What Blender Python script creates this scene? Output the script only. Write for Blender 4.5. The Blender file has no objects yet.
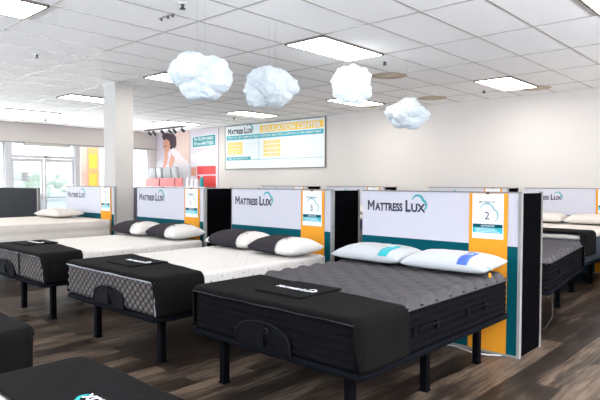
import bpy, bmesh, math, random
from mathutils import Vector, Matrix, noise
random.seed(7)
PI = math.pi
SC = bpy.context.scene
COL = SC.collection

# ------------------------------------------------------------------ camera
CAM_H = 1.4512
yaw, pitch, roll = -0.74264, -0.03057, 0.003728
cy, sy, cp, sp = math.cos(yaw), math.sin(yaw), math.cos(pitch), math.sin(pitch)
fwd = Vector((sy * cp, cy * cp, sp)); right = Vector((cy, -sy, 0)); up = right.cross(fwd)
rr = math.cos(roll) * right + math.sin(roll) * up
uu = -math.sin(roll) * right + math.cos(roll) * up
cd = bpy.data.cameras.new('camera'); cam = bpy.data.objects.new('camera', cd); COL.objects.link(cam)
cd.sensor_width = 36; cd.lens = 554.98 / 600 * 36; cd.clip_start = .05; cd.clip_end = 300
cam.matrix_world = Matrix(((rr.x, uu.x, -fwd.x, 0), (rr.y, uu.y, -fwd.y, 0), (rr.z, uu.z, -fwd.z, CAM_H), (0, 0, 0, 1)))
SC.camera = cam

# ------------------------------------------------------------------ light
world = bpy.data.worlds.new('sky'); SC.world = world; world.use_nodes = True
bg = world.node_tree.nodes['Background']; bg.inputs[0].default_value = (.80, .90, 1.0, 1); bg.inputs[1].default_value = 3.6
LAMP = 16.0            # brightness of the ceiling diffusers
def area_lamp(name, loc, rot, sx, sy_, power, col=(.86, .93, 1), spread=180):
    l = bpy.data.lights.new(name, 'AREA'); l.shape = 'RECTANGLE'; l.size = sx; l.size_y = sy_; l.energy = power; l.color = col
    l.spread = math.radians(spread); o = bpy.data.objects.new(name, l); COL.objects.link(o); o.location = loc; o.rotation_euler = rot
    return o
area_lamp('daylight_left', (-16.35, 2.6, 1.4), (0, -PI / 2 - .8, 0), 1.2, 15, 750, (.95, .97, 1), 130)
area_lamp('daylight_fill_behind', (-5.5, -5.35, 1.3), (PI / 2 + 1.05, 0, 0), 18, .9, 2250, (.76, .86, 1), 120)  # fill lamp for unseen shopfront daylight, tilted up to brighten the ceiling
area_lamp('ceiling_fill_right', (4.3, 2.5, 1.5), (0, PI / 2 + 1.05, 0), .9, 12, 2100, (.88, .92, 1), 120)  # added fill lamp without a known source, aimed up to lift the ceiling
SC.view_settings.view_transform = 'Standard'; SC.view_settings.look = 'None'
SC.view_settings.gamma = 1; SC.view_settings.use_curve_mapping = False
SC.view_settings.exposure = 0.05

# ------------------------------------------------------------------ materials
def mat(name, col, rough=.6, metal=0, spec=.5, emit=0, sheen=0, bump=0, bscale=200, var=0, vscale=4, coat=0):
    m = bpy.data.materials.new(name); m.use_nodes = True
    nt = m.node_tree; b = nt.nodes['Principled BSDF']
    b.inputs['Base Color'].default_value = (*col, 1); b.inputs['Roughness'].default_value = rough
    b.inputs['Metallic'].default_value = metal; b.inputs['Specular IOR Level'].default_value = spec
    if coat: b.inputs['Coat Weight'].default_value = coat
    if sheen: b.inputs['Sheen Weight'].default_value = sheen; b.inputs['Sheen Roughness'].default_value = .5
    if emit:
        b.inputs['Emission Color'].default_value = (*col, 1); b.inputs['Emission Strength'].default_value = emit
    tc = nt.nodes.new('ShaderNodeTexCoord')
    n = nt.nodes.new('ShaderNodeTexNoise'); n.inputs['Scale'].default_value = vscale; n.inputs['Detail'].default_value = 4
    nt.links.new(tc.outputs['Object'], n.inputs['Vector'])
    v = var if var else .03
    mx = nt.nodes.new('ShaderNodeMix'); mx.data_type = 'RGBA'
    mx.inputs['A'].default_value = (*[max(0, c * (1 - v)) for c in col], 1)
    mx.inputs['B'].default_value = (*[min(1, c * (1 + v)) for c in col], 1)
    nt.links.new(n.outputs['Fac'], mx.inputs['Factor']); nt.links.new(mx.outputs['Result'], b.inputs['Base Color'])
    if bump:
        n2 = nt.nodes.new('ShaderNodeTexNoise'); n2.inputs['Scale'].default_value = bscale; n2.inputs['Detail'].default_value = 2
        nt.links.new(tc.outputs['Object'], n2.inputs['Vector'])
        bp = nt.nodes.new('ShaderNodeBump'); bp.inputs['Strength'].default_value = bump; bp.inputs['Distance'].default_value = .002
        nt.links.new(n2.outputs['Fac'], bp.inputs['Height']); nt.links.new(bp.outputs['Normal'], b.inputs['Normal'])
    return m

M = {}
M['wall'] = mat('warm_white_wall_paint', (.62, .585, .555), .85, var=.02, vscale=.7)
M['column_paint'] = mat('cream_column_paint', (.49, .47, .445), .7)
M['soffit'] = mat('soffit_paint', (.70, .65, .61), .85)
M['white'] = mat('white_laminate', (.7, .7, .72), .4)
M['panel'] = mat('lavender_white_panel', (.48, .475, .53), .55, spec=.3)
M['teal'] = mat('teal_vinyl', (.0, .066, .086), .7, spec=.06)
M['orange'] = mat('orange_vinyl', (.66, .27, .018), .7, spec=.12)
M['paper'] = mat('white_paper', (.68, .70, .73), .4)
M['ink'] = mat('dark_ink', (.012, .010, .028), .5)
M['inkteal'] = mat('teal_ink', (.02, .28, .30), .5)
M['black'] = mat('black_panel', (.002, .0018, .0024), 1, bump=.2, spec=.01)
M['partcloth'] = mat('charcoal_partition_cloth', (.014, .0145, .018), .9, bump=.6, bscale=8, spec=.2, var=.3, vscale=3)
M['trim'] = mat('brushed_aluminium_trim', (.19, .18, .17), .6, metal=.1)
M['edge_trim'] = mat('pale_grey_corner_trim', (.26, .255, .25), .6, spec=.1)
M['frame'] = mat('black_bed_frame_fabric', (.0035, .004, .006), .9, bump=.3, spec=.04)
M['leg'] = mat('black_powder_coat', (.002, .002, .003), .7, spec=.04)
M['cover'] = mat('black_foot_cover_cloth', (.0048, .0043, .0042), .95, bump=.5, bscale=500, spec=.08)
M['cover_pad'] = mat('black_pad_cloth', (.004, .004, .0045), .9, bump=.4, bscale=500, spec=.08)
M['lip'] = mat('grey_cover_edge', (.012, .014, .018), .6, spec=.3)
M['logowhite'] = mat('white_print', (.85, .86, .88), .5)
M['tuft'] = mat('grey_tufted_knit', (.066, .062, .066), .95, spec=.15, bump=.5, bscale=300, var=.12, vscale=18)
M['darkside'] = mat('dark_knit_border', (.0048, .0047, .0056), 1, spec=.03, sheen=.0, bump=.7, bscale=260, var=.3, vscale=60)
M['tape'] = mat('black_edge_tape', (.006, .006, .008), .8, spec=.15)
M['diamond'] = mat('taupe_quilted_border', (.085, .076, .077), .9, spec=.15, sheen=.0, bump=.5, bscale=220, var=.35, vscale=50)
M['whitepipe'] = mat('pale_piping', (.30, .31, .34), .6)
M['whitecloth'] = mat('white_knit_protector', (.55, .525, .495), .95, bump=.35, bscale=160)
M['cream'] = mat('cream_knit', (.55, .505, .46), .9, bump=.4, bscale=160, var=.05, vscale=6)
M['creamband'] = mat('beige_side_band', (.55, .50, .45), .9, bump=.4)
M['pillow'] = mat('white_pillow_knit', (.42, .435, .45), .95, bump=.4, bscale=120)
M['pillow_cream'] = mat('cream_pillow_knit', (.55, .53, .50), .9, bump=.5, bscale=120)
M['sleeve'] = mat('charcoal_pillow_sleeve', (.026, .022, .027), .95, spec=.15, bump=.6, bscale=250, var=.2, vscale=40)
M['tealtag'] = mat('teal_label', (.0, .32, .36), .5)
M['bluetag'] = mat('blue_label', (.045, .11, .48), .5)
M['handle'] = mat('black_handle_mesh', (.002, .002, .003), .7, spec=.08, bump=.8, bscale=400)
M['navy'] = mat('dark_navy_knit', (.02, .027, .045), .85, bump=.4)
M['metalwhite'] = mat('white_metal', (.62, .62, .61), .4)
M['dark_metal'] = mat('black_metal', (.02, .02, .02), .4)
M['chrome'] = mat('dull_chrome', (.35, .34, .33), .35, metal=.8)
M['tan'] = mat('tan_vent_dust', (.46, .38, .28), .9, var=.3, vscale=6)
M['frame_w'] = mat('pale_aluminium_frame', (.62, .62, .64), .5)
M['lightframe'] = mat('dark_diffuser_edge', (.10, .08, .07), .6)
M['diffuser'] = mat('lamp_diffuser', (1.0, .955, .90), .5, emit=LAMP)
M['yellow'] = mat('yellow_print', (.85, .55, .05), .5)
M['paleyellow'] = mat('pale_yellow_print', (.85, .62, .16), .5)
M['boardteal'] = mat('board_teal_print', (.01, .38, .44), .5)
M['palegrey'] = mat('pale_grey_print', (.62, .67, .68), .5)
M['board'] = mat('white_board', (.74, .80, .82), .5)
M['red'] = mat('red_print', (.62, .035, .035), .5)
M['lightred'] = mat('light_red_print', (.60, .045, .04), .5)
M['skin'] = mat('printed_skin', (.62, .30, .20), .6)
M['hair'] = mat('printed_dark_hair', (.05, .03, .04), .6)
M['posterbg'] = mat('printed_pale_lilac', (.60, .54, .60), .6, var=.1, vscale=1.5)
M['posterwarm'] = mat('printed_pale_peach', (.66, .50, .44), .6)
M['shirt'] = mat('printed_pale_pink', (.74, .64, .66), .6)
M['sheet'] = mat('printed_white_sheet', (.70, .68, .73), .6, var=.06, vscale=3)
M['leaf'] = mat('tree_foliage', (.72, .78, .66), .9, var=.15, vscale=2)
M['bark'] = mat('tree_bark', (.12, .08, .05), .9)
M['asphalt'] = mat('pale_asphalt', (.30, .30, .31), .9, var=.1)
M['car'] = mat('car_paint', (.35, .42, .55), .3)
M['brownbox'] = mat('terracotta_box', (.85, .38, .14), .6)

def add_nodes(name):
    m = bpy.data.materials.new(name); m.use_nodes = True
    return m, m.node_tree, m.node_tree.nodes['Principled BSDF']
def math_node(nt, op, a, b=None):
    n = nt.nodes.new('ShaderNodeMath'); n.operation = op
    for i, v in enumerate((a, b)):
        if v is None: continue
        if isinstance(v, (int, float)): n.inputs[i].default_value = v
        else: nt.links.new(v, n.inputs[i])
    return n.outputs[0]
# glass: thin clear pane
m, nt, b = add_nodes('window_glass'); nt.nodes.remove(b)
tr = nt.nodes.new('ShaderNodeBsdfTransparent'); gl = nt.nodes.new('ShaderNodeBsdfGlossy'); gl.inputs['Roughness'].default_value = .03
tr.inputs[0].default_value = (.95, .97, .96, 1)
fr = nt.nodes.new('ShaderNodeFresnel'); fr.inputs[0].default_value = 1.35; mx = nt.nodes.new('ShaderNodeMixShader')
nt.links.new(fr.outputs[0], mx.inputs[0]); nt.links.new(tr.outputs[0], mx.inputs[1]); nt.links.new(gl.outputs[0], mx.inputs[2])
nt.links.new(mx.outputs[0], nt.nodes['Material Output'].inputs[0]); M['glass'] = m
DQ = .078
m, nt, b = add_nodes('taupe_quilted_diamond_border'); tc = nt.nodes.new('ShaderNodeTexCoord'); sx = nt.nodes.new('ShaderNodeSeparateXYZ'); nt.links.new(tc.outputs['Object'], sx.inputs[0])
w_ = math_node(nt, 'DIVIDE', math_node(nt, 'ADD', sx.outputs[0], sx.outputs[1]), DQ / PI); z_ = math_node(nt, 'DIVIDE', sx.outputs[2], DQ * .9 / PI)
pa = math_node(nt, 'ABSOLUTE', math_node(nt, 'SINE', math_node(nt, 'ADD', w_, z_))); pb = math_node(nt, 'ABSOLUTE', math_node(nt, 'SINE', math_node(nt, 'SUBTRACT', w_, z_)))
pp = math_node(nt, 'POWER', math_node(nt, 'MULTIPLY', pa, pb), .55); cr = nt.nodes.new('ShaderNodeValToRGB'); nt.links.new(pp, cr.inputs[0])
cr.color_ramp.elements[0].color = (.012, .011, .012, 1); cr.color_ramp.elements[1].color = (.105, .093, .090, 1); cr.color_ramp.elements[0].position = .12; cr.color_ramp.elements[1].position = .9  # shade of the quilt recesses put into the colour, with dark stitch lines
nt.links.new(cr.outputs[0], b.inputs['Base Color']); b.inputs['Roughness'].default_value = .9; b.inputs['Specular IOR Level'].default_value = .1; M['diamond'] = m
# plank floor, boards run along world Y
m, nt, b = add_nodes('grey_brown_plank_floor')
tc = nt.nodes.new('ShaderNodeTexCoord'); mp = nt.nodes.new('ShaderNodeMapping'); mp.inputs['Rotation'].default_value = (0, 0, PI / 2)
nt.links.new(tc.outputs['Object'], mp.inputs[0])
br = nt.nodes.new('ShaderNodeTexBrick'); br.inputs['Scale'].default_value = 1
br.inputs['Brick Width'].default_value = 1.22; br.inputs['Row Height'].default_value = .18; br.inputs['Mortar Size'].default_value = .0016
br.inputs['Color1'].default_value = (.2, .2, .2, 1); br.inputs['Color2'].default_value = (.95, .95, .95, 1); br.inputs['Mortar'].default_value = (0, 0, 0, 1)
br.offset = .37; nt.links.new(mp.outputs[0], br.inputs['Vector'])
n1 = nt.nodes.new('ShaderNodeTexNoise'); n1.inputs['Scale'].default_value = 1; n1.inputs['Detail'].default_value = 8; n1.inputs['Roughness'].default_value = .7
mp2 = nt.nodes.new('ShaderNodeMapping'); mp2.inputs['Scale'].default_value = (30, 2.2, 1); nt.links.new(tc.outputs['Object'], mp2.inputs[0])
nt.links.new(mp2.outputs[0], n1.inputs['Vector'])
n2 = nt.nodes.new('ShaderNodeTexNoise'); n2.inputs['Scale'].default_value = 1; n2.inputs['Detail'].default_value = 3
mp3 = nt.nodes.new('ShaderNodeMapping'); mp3.inputs['Scale'].default_value = (8, 1.6, 1); nt.links.new(tc.outputs['Object'], mp3.inputs[0])
nt.links.new(mp3.outputs[0], n2.inputs['Vector'])
f = math_node(nt, 'ADD', math_node(nt, 'MULTIPLY', br.outputs['Color'], .30), math_node(nt, 'MULTIPLY', n1.outputs['Fac'], .80))
f = math_node(nt, 'ADD', f, math_node(nt, 'MULTIPLY', n2.outputs['Fac'], .40))
cr = nt.nodes.new('ShaderNodeValToRGB'); nt.links.new(f, cr.inputs[0])
e = cr.color_ramp.elements; e[0].position = .60; e[0].color = (.010, .007, .0055, 1); e[1].position = .96; e[1].color = (.150, .108, .078, 1)
k = e.new(.78); k.color = (.034, .0245, .0185, 1)
nt.links.new(cr.outputs[0], b.inputs['Base Color']); b.inputs['Roughness'].default_value = .36; b.inputs['Specular IOR Level'].default_value = .13
bp = nt.nodes.new('ShaderNodeBump'); bp.inputs['Strength'].default_value = .25; bp.inputs['Distance'].default_value = .002
nt.links.new(f, bp.inputs['Height']); nt.links.new(bp.outputs[0], b.inputs['Normal']); M['floor'] = m
# mineral-fibre ceiling tile
M['tile'] = mat('ceiling_tile', (.90, .885, .875), .95, bump=.6, bscale=90, var=.035, vscale=.9)
M['tbar'] = mat('ceiling_grid_bar', (.44, .42, .39), .42, metal=.25)
# brick
m, nt, b = add_nodes('pink_brick'); tc = nt.nodes.new('ShaderNodeTexCoord'); mp = nt.nodes.new('ShaderNodeMapping'); mp.inputs['Rotation'].default_value = (PI / 2, 0, PI / 2)
nt.links.new(tc.outputs['Object'], mp.inputs[0]); br = nt.nodes.new('ShaderNodeTexBrick'); br.inputs['Scale'].default_value = 4
br.inputs['Color1'].default_value = (.75, .40, .32, 1); br.inputs['Color2'].default_value = (.80, .48, .40, 1); br.inputs['Mortar'].default_value = (.7, .62, .58, 1)
nt.links.new(mp.outputs[0], br.inputs['Vector']); nt.links.new(br.outputs['Color'], b.inputs['Base Color']); b.inputs['Roughness'].default_value = .9; M['brick'] = m
# cotton
m, nt, b = add_nodes('cotton_fluff'); b.inputs['Base Color'].default_value = (.80, .85, .88, 1); b.inputs['Roughness'].default_value = 1
b.inputs['Specular IOR Level'].default_value = .1
tl = nt.nodes.new('ShaderNodeBsdfTranslucent'); tl.inputs[0].default_value = (.74, .80, .84, 1); mx = nt.nodes.new('ShaderNodeMixShader'); mx.inputs[0].default_value = .4
tc = nt.nodes.new('ShaderNodeTexCoord'); nz = nt.nodes.new('ShaderNodeTexNoise'); nz.inputs['Scale'].default_value = 45; nz.inputs['Detail'].default_value = 5
nt.links.new(tc.outputs['Object'], nz.inputs['Vector']); bp = nt.nodes.new('ShaderNodeBump'); bp.inputs['Strength'].default_value = .25; bp.inputs['Distance'].default_value = .008
nt.links.new(nz.outputs['Fac'], bp.inputs['Height']); nt.links.new(bp.outputs[0], b.inputs['Normal'])
nt.links.new(b.outputs[0], mx.inputs[1]); nt.links.new(tl.outputs[0], mx.inputs[2]); nt.links.new(mx.outputs[0], nt.nodes['Material Output'].inputs[0]); M['cotton'] = m

# ------------------------------------------------------------------ helpers
def obj(name, bm, m, parent=None, smooth=False, loc=None):
    me = bpy.data.meshes.new(name); bmesh.ops.recalc_face_normals(bm, faces=bm.faces[:]); bm.to_mesh(me); bm.free()
    if smooth:
        for p in me.polygons: p.use_smooth = True
    me.materials.append(M[m] if isinstance(m, str) else m)
    o = bpy.data.objects.new(name, me); COL.objects.link(o)
    if parent: o.parent = parent
    if loc: o.location = loc
    return o
def tag(o, label, cat, group=None, kind=None):
    if label: o['label'] = label
    if cat: o['category'] = cat
    if group: o['group'] = group
    if kind: o['kind'] = kind
    return o
def thing(name, label, cat, loc=(0, 0, 0), rz=0, group=None):
    o = bpy.data.objects.new(name, None); COL.objects.link(o); o.location = loc; o.rotation_euler = (0, 0, rz)
    o.empty_display_size = .1
    return tag(o, label, cat, group)
def struct(name, bm, m, parent=None, smooth=False):
    o = obj(name, bm, m, parent, smooth)
    if not parent: o['kind'] = 'structure'
    return o
def box(bm, x0, x1, y0, y1, z0, z1, bev=0, seg=2):
    r = bmesh.ops.create_cube(bm, size=1); vs = r['verts']
    for v in vs: v.co = Vector(((x0 + x1) / 2 + v.co.x * (x1 - x0), (y0 + y1) / 2 + v.co.y * (y1 - y0), (z0 + z1) / 2 + v.co.z * (z1 - z0)))
    if bev:
        es = list({e for v in vs for e in v.link_edges})
        bmesh.ops.bevel(bm, geom=es, offset=bev, segments=seg, affect='EDGES', profile=.5)
def bx(*a, **k):
    bm = bmesh.new(); box(bm, *a, **k); return bm
def tube(bm, pts, r, n=8, closed=False):
    pts = [Vector(p) for p in pts]; rings = []
    for i, p in enumerate(pts):
        a = pts[i - 1] if (i or closed) else p; c = pts[(i + 1) % len(pts)] if (i < len(pts) - 1 or closed) else p
        d = (c - a).normalized(); s = d.cross(Vector((0, 0, 1)))
        if s.length < .1: s = d.cross(Vector((0, 1, 0)))
        s.normalize(); t = d.cross(s)
        rings.append([bm.verts.new(p + r * (math.cos(2 * PI * k / n) * s + math.sin(2 * PI * k / n) * t)) for k in range(n)])
    for i in range(len(rings) - (0 if closed else 1)):
        A, B = rings[i], rings[(i + 1) % len(rings)]
        for k in range(n): bm.faces.new((A[k], A[(k + 1) % n], B[(k + 1) % n], B[k]))
    if not closed: bm.faces.new(rings[0]); bm.faces.new(rings[-1][::-1])
def tb(pts, r, n=8, closed=False):
    bm = bmesh.new(); tube(bm, pts, r, n, closed); return bm
def cyl(bm, x, y, z0, z1, r0, r1=None, n=16):
    r1 = r0 if r1 is None else r1
    a = [bm.verts.new((x + r0 * math.cos(2 * PI * k / n), y + r0 * math.sin(2 * PI * k / n), z0)) for k in range(n)]
    c = [bm.verts.new((x + r1 * math.cos(2 * PI * k / n), y + r1 * math.sin(2 * PI * k / n), z1)) for k in range(n)]
    for k in range(n): bm.faces.new((a[k], a[(k + 1) % n], c[(k + 1) % n], c[k]))
    bm.faces.new(a[::-1]); bm.faces.new(c)
def prism(bm, pts, o, ux, uy, th):
    """polygon pts (u,v) placed at o+u*ux+v*uy, given thickness th along the normal ux x uy"""
    o, ux, uy = Vector(o), Vector(ux), Vector(uy); n = ux.cross(uy).normalized()
    a = [bm.verts.new(o + u * ux + v * uy) for u, v in pts]; c = [bm.verts.new(q.co + n * th) for q in a]
    k = len(a); bm.faces.new(a[::-1]); bm.faces.new(c)
    for i in range(k): bm.faces.new((a[i], a[(i + 1) % k], c[(i + 1) % k], c[i]))
_tc = {}
def text_mesh(s, bold=.0):
    key = (s, bold)
    if key in _tc: return _tc[key]
    cu = bpy.data.curves.new('t', 'FONT'); cu.body = s; cu.size = 1; cu.offset = bold; cu.extrude = .004; cu.resolution_u = 3
    o = bpy.data.objects.new('t', cu); COL.objects.link(o)
    me = bpy.data.meshes.new_from_object(o); bpy.data.objects.remove(o)
    vs = [v.co.copy() for v in me.vertices]; fs = [tuple(p.vertices) for p in me.polygons]
    bpy.data.meshes.remove(me); bpy.data.curves.remove(cu); _tc[key] = (vs, fs); return _tc[key]
def add_text(bm, s, o, ux, uy, h, w=None, bold=.0, th=.0015):
    """text s with lower-left corner o, cap height h, total width w, on the plane ux,uy"""
    vs, fs = text_mesh(s, bold); x0 = min(v.x for v in vs); x1 = max(v.x for v in vs)
    y0 = 0; y1 = max(v.y for v in vs); kx = (w / (x1 - x0)) if w else h / (y1 - y0); ky = h / (y1 - y0)
    o, ux, uy = Vector(o), Vector(ux), Vector(uy); n = ux.cross(uy).normalized()
    nv = [bm.verts.new(o + (v.x - x0) * kx * ux + v.y * ky * uy + n * (th if v.z > 0 else 0)) for v in vs]
    for f in fs:
        try: bm.faces.new([nv[i] for i in f])
        except ValueError: pass
    return (x1 - x0) * kx
def arc_strip(bm, pts, w0, o, ux, uy, th=.0015):
    """tapering ribbon along 2-D pts"""
    o, ux, uy = Vector(o), Vector(ux), Vector(uy); nrm = ux.cross(uy).normalized(); L = []; R = []
    N = len(pts)
    for i, p in enumerate(pts):
        a = Vector(pts[max(i - 1, 0)]); c = Vector(pts[min(i + 1, N - 1)]); d = (c - a).normalized(); s = Vector((-d.y, d.x))
        t = i / (N - 1); w = w0 * (.25 + .75 * math.sin(PI * min(1, .08 + .84 * t)))
        L.append(Vector(p) + s * w / 2); R.append(Vector(p) - s * w / 2)
    def q(v, z): return bm.verts.new(o + v.x * ux + v.y * uy + nrm * z)
    a = [q(v, th) for v in L]; c = [q(v, th) for v in R]; d = [q(v, 0) for v in L]; e_ = [q(v, 0) for v in R]
    for i in range(N - 1):
        bm.faces.new((a[i], a[i + 1], c[i + 1], c[i])); bm.faces.new((a[i], d[i], d[i + 1], a[i + 1])); bm.faces.new((c[i], c[i + 1], e_[i + 1], e_[i]))
def cloud_curve(cx, cy_, s):
    """the cloud outline of the logo: left lobe, big top lobe, right lobe curling down"""
    pts = []
    for a in range(150, 60, -10): pts.append((cx - .30 * s + .26 * s * math.cos(math.radians(a)), cy_ + .02 * s + .22 * s * math.sin(math.radians(a))))
    pts = []
    for a in range(165, 10, -9): pts.append((cx - .05 * s + .34 * s * math.cos(math.radians(a)), cy_ + .16 * s + .32 * s * math.sin(math.radians(a))))
    for a in range(75, -70, -9): pts.append((cx + .27 * s + .22 * s * math.cos(math.radians(a)), cy_ - .06 * s + .26 * s * math.sin(math.radians(a))))
    return pts
def logo(parent, o, ux, uy, W, letter_mat='ink', cloud_mat='inkteal', names=('logo_lettering', 'logo_cloud'), bold=.042):
    """MATTRESS LUX in small capitals with the cloud outline; total width W of the lettering"""
    bm = bmesh.new(); o, ux, uy = Vector(o), Vector(ux), Vector(uy)
    hc, hs = .145 * W, .112 * W
    mw, ms = .118 * W, .026 * W; hh = hc
    prism(bm, [(0, 0), (ms, 0), (ms, hh * .62), (mw / 2, hh * .22), (mw - ms, hh * .62), (mw - ms, 0), (mw, 0), (mw, hh), (mw - ms * .9, hh), (mw / 2, hh * .52), (ms * .9, hh), (0, hh)], o, ux, uy, .0015)
    add_text(bm, 'ATTRESS', o + ux * .130 * W, ux, uy, hs, .465 * W, bold)
    add_text(bm, 'L', o + ux * .640 * W, ux, uy, hc * 1.08, .085 * W, bold)
    add_text(bm, 'UX', o + ux * .730 * W, ux, uy, hs, .225 * W, bold)
    obj(names[0], bm, letter_mat, parent)
    bm = bmesh.new(); arc_strip(bm, cloud_curve(.845 * W, .105 * W, .25 * W), .036 * W, o, ux, uy)
    obj(names[1], bm, cloud_mat, parent)

def rrect(hw, hl, r, step=None, seg=6, cy0=0.0):
    """rounded rectangle perimeter, x in +-hw, y in +-hl, CCW from right side"""
    pts = []
    for (cx, cy_, a0) in ((hw - r, hl - r, 0), (-hw + r, hl - r, 90), (-hw + r, -hl + r, 180), (hw - r, -hl + r, 270)):
        for k in range(seg + 1):
            a = math.radians(a0 + 90 * k / seg); pts.append((cx + r * math.cos(a), cy_ + r * math.sin(a)))
    if not step: return [(x, y + cy0) for x, y in pts]
    # resample
    P = [Vector(p) for p in pts]; P.append(P[0]); out = []; tot = sum((P[i + 1] - P[i]).length for i in range(len(P) - 1))
    n = int(round(tot / step)); d = tot / n; i = 0; acc = 0
    for k in range(n):
        t = k * d
        while acc + (P[i + 1] - P[i]).length < t: acc += (P[i + 1] - P[i]).length; i += 1
        f_ = (t - acc) / (P[i + 1] - P[i]).length; q = P[i].lerp(P[i + 1], f_); out.append((q.x, q.y + cy0))
    return out
def slab(W, L, z0, z1, rp=.08, re=.025, step=None, nz=8, disp=None, cy0=None, cap=True):
    """mattress-like body, footprint W x L from y=0 to L, rounded in plan and at the edges"""
    bm = bmesh.new(); hw, hl = W / 2, L / 2; cy0 = hl if cy0 is None else cy0
    prof = [(re * (1 - math.sin(PI / 2 * k / 3)), z0 + re * (1 - math.cos(PI / 2 * k / 3))) for k in range(3)]
    prof += [(0, z0 + re + (z1 - z0 - 2 * re) * k / nz) for k in range(nz + 1)]
    prof += [(re * (1 - math.cos(PI / 2 * k / 3)), z1 - re + re * math.sin(PI / 2 * k / 3)) for k in (1, 2, 3)]
    base = rrect(hw, hl, rp, step, cy0=cy0); n = len(base)
    nr = []
    for i in range(n):
        a = Vector(base[i - 1]); c = Vector(base[(i + 1) % n]); d = (c - a).normalized(); nr.append(Vector((d.y, -d.x)))
    rings = []; per = 0; us = []
    for i in range(n): us.append(per); per += (Vector(base[(i + 1) % n]) - Vector(base[i])).length
    for ins, z in prof:
        ring = []
        for i, (x, y) in enumerate(base):
            dd = (disp(us[i] / per, us[i], z, per, x + y) if disp.__code__.co_argcount > 4 else disp(us[i] / per, us[i], z, per)) if disp and ins == 0 else 0
            ring.append(bm.verts.new((x + nr[i].x * (dd - ins), y + nr[i].y * (dd - ins), z)))
        rings.append(ring)
    for A, B in zip(rings, rings[1:]):
        for i in range(n): bm.faces.new((A[i], A[(i + 1) % n], B[(i + 1) % n], B[i]))
    if cap: bm.faces.new(rings[0][::-1]); bm.faces.new(rings[-1])
    return bm
def topsheet(W, L, z, rp, nx, ny, hfun, drop=.012, y0=0.0):
    """height-field top following the rounded plan; hfun(x,y)->height"""
    bm = bmesh.new(); hw, hl = W / 2, L / 2; V = []
    for j in range(ny + 1):
        row = []
        for i in range(nx + 1):
            x = -hw + W * i / nx; y = -hl + L * j / ny
            ex, ey = abs(x) - (hw - rp), abs(y) - (hl - rp)
            if ex > 0 and ey > 0:
                d = math.hypot(ex, ey); m_ = max(ex, ey) / d if d else 1
                x = math.copysign(hw - rp + ex * m_, x); y = math.copysign(hl - rp + ey * m_, y)
            ed = min(hw - abs(-hw + W * i / nx), hl - abs(-hl + L * j / ny)); k = min(1, ed / .03); k = k * k * (3 - 2 * k)
            row.append(bm.verts.new((x, y + hl + y0, z - drop * (1 - k) + hfun(x, y + hl) * k)))
        V.append(row)
    for j in range(ny):
        for i in range(nx): bm.faces.new((V[j][i], V[j][i + 1], V[j + 1][i + 1], V[j + 1][i]))
    # skirt
    rim = [V[0][i] for i in range(nx + 1)] + [V[j][nx] for j in range(1, ny + 1)] + [V[ny][i] for i in range(nx - 1, -1, -1)] + [V[j][0] for j in range(ny - 1, 0, -1)]
    low = [bm.verts.new((v.co.x, v.co.y, z - drop - .02)) for v in rim]
    for i in range(len(rim)): j = (i + 1) % len(rim); bm.faces.new((rim[i], low[i], low[j], rim[j]))
    bm.faces.new(low)
    return bm

# ------------------------------------------------------------------ the setting
HC = 3.084; XW = -16.0; YW = 10.38; XE = 4.5; YS = -5.2
struct('floor', bx(XW - .2, XE + .1, YS - .1, YW + .1, -.06, 0), 'floor')
ceiling = struct('ceiling', bx(XW - .15, XE + .1, YS - .1, YW + .1, HC, HC + .08), 'tile')
GX, GY = -1.5373, 4.6949
bm = bmesh.new()
i = -10
x = GX - .6096 * 24
while x < XE:
    if x > XW: box(bm, x - .012, x + .012, YS, YW, HC - .004, HC)
    x += .6096
y = GY - 1.2192 * 8
while y < YW:
    if y > YS: box(bm, XW, XE, y - .0115, y + .0115, HC - .0045, HC)
    y += 1.2192
obj('ceiling_grid', bm, 'tbar', ceiling)
struct('wall_back', bx(XW - .15, XE + .1, YW, YW + .1, 0, HC), 'wall')
bm = bmesh.new(); box(bm, XE, XE + .1, YS, YW, 0, 1.2); box(bm, XE, XE + .1, YS, YW, 2.7, HC)
for y in (YS, -2, 1, 4, 7, YW - .15): box(bm, XE, XE + .1, y, y + .15, 1.2, 2.7)
struct('wall_right', bm, 'wall')
# the wall behind the camera: a glazed shopfront
bm = bmesh.new(); box(bm, XW, XE, YS - .1, YS, 2.75, HC); box(bm, XW, XE, YS - .1, YS, 0, .25)
for x in (XW, -13, -10, -7, -4, -1, 2, XE - .15): box(bm, x, x + .15, YS - .1, YS, .25, 2.75)
struct('wall_front', bm, 'soffit')
# window wall on the left
WZ = 2.56
bm = bmesh.new(); box(bm, XW - .2, XW, YS, YW, WZ, HC)
box(bm, XW - .2, XW, 10.12, YW, 0, WZ); box(bm, XW - .2, XW, YS, 5.70, 0, .30); box(bm, XW - .2, XW, 7.74, 10.12, 0, .30)
wl = struct('wall_left', bm, 'soffit')
n_ = 0
for (y0, y1) in ((YS, -3.1), (-3.1, -1), (-1, 1.2), (1.2, 3.4), (3.4, 5.66), (7.74, 8.95), (8.95, 10.12)):
    n_ += 1; e_ = bpy.data.objects.new('window_%d' % n_, None); COL.objects.link(e_); e_['kind'] = 'structure'; e_.location = (XW - .1, y0, .3)
    H = WZ - .3; L = y1 - y0; bm = bmesh.new(); f_ = .035
    box(bm, -.04, .04, 0, f_, 0, H); box(bm, -.04, .04, L - f_, L, 0, H); box(bm, -.04, .04, f_, L - f_, 0, .05); box(bm, -.04, .04, f_, L - f_, H - .05, H)
    obj('window_frame', bm, 'frame_w', e_); obj('pane', bx(-.004, .004, f_, L - f_, .05, H - .05), 'glass', e_)
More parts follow.
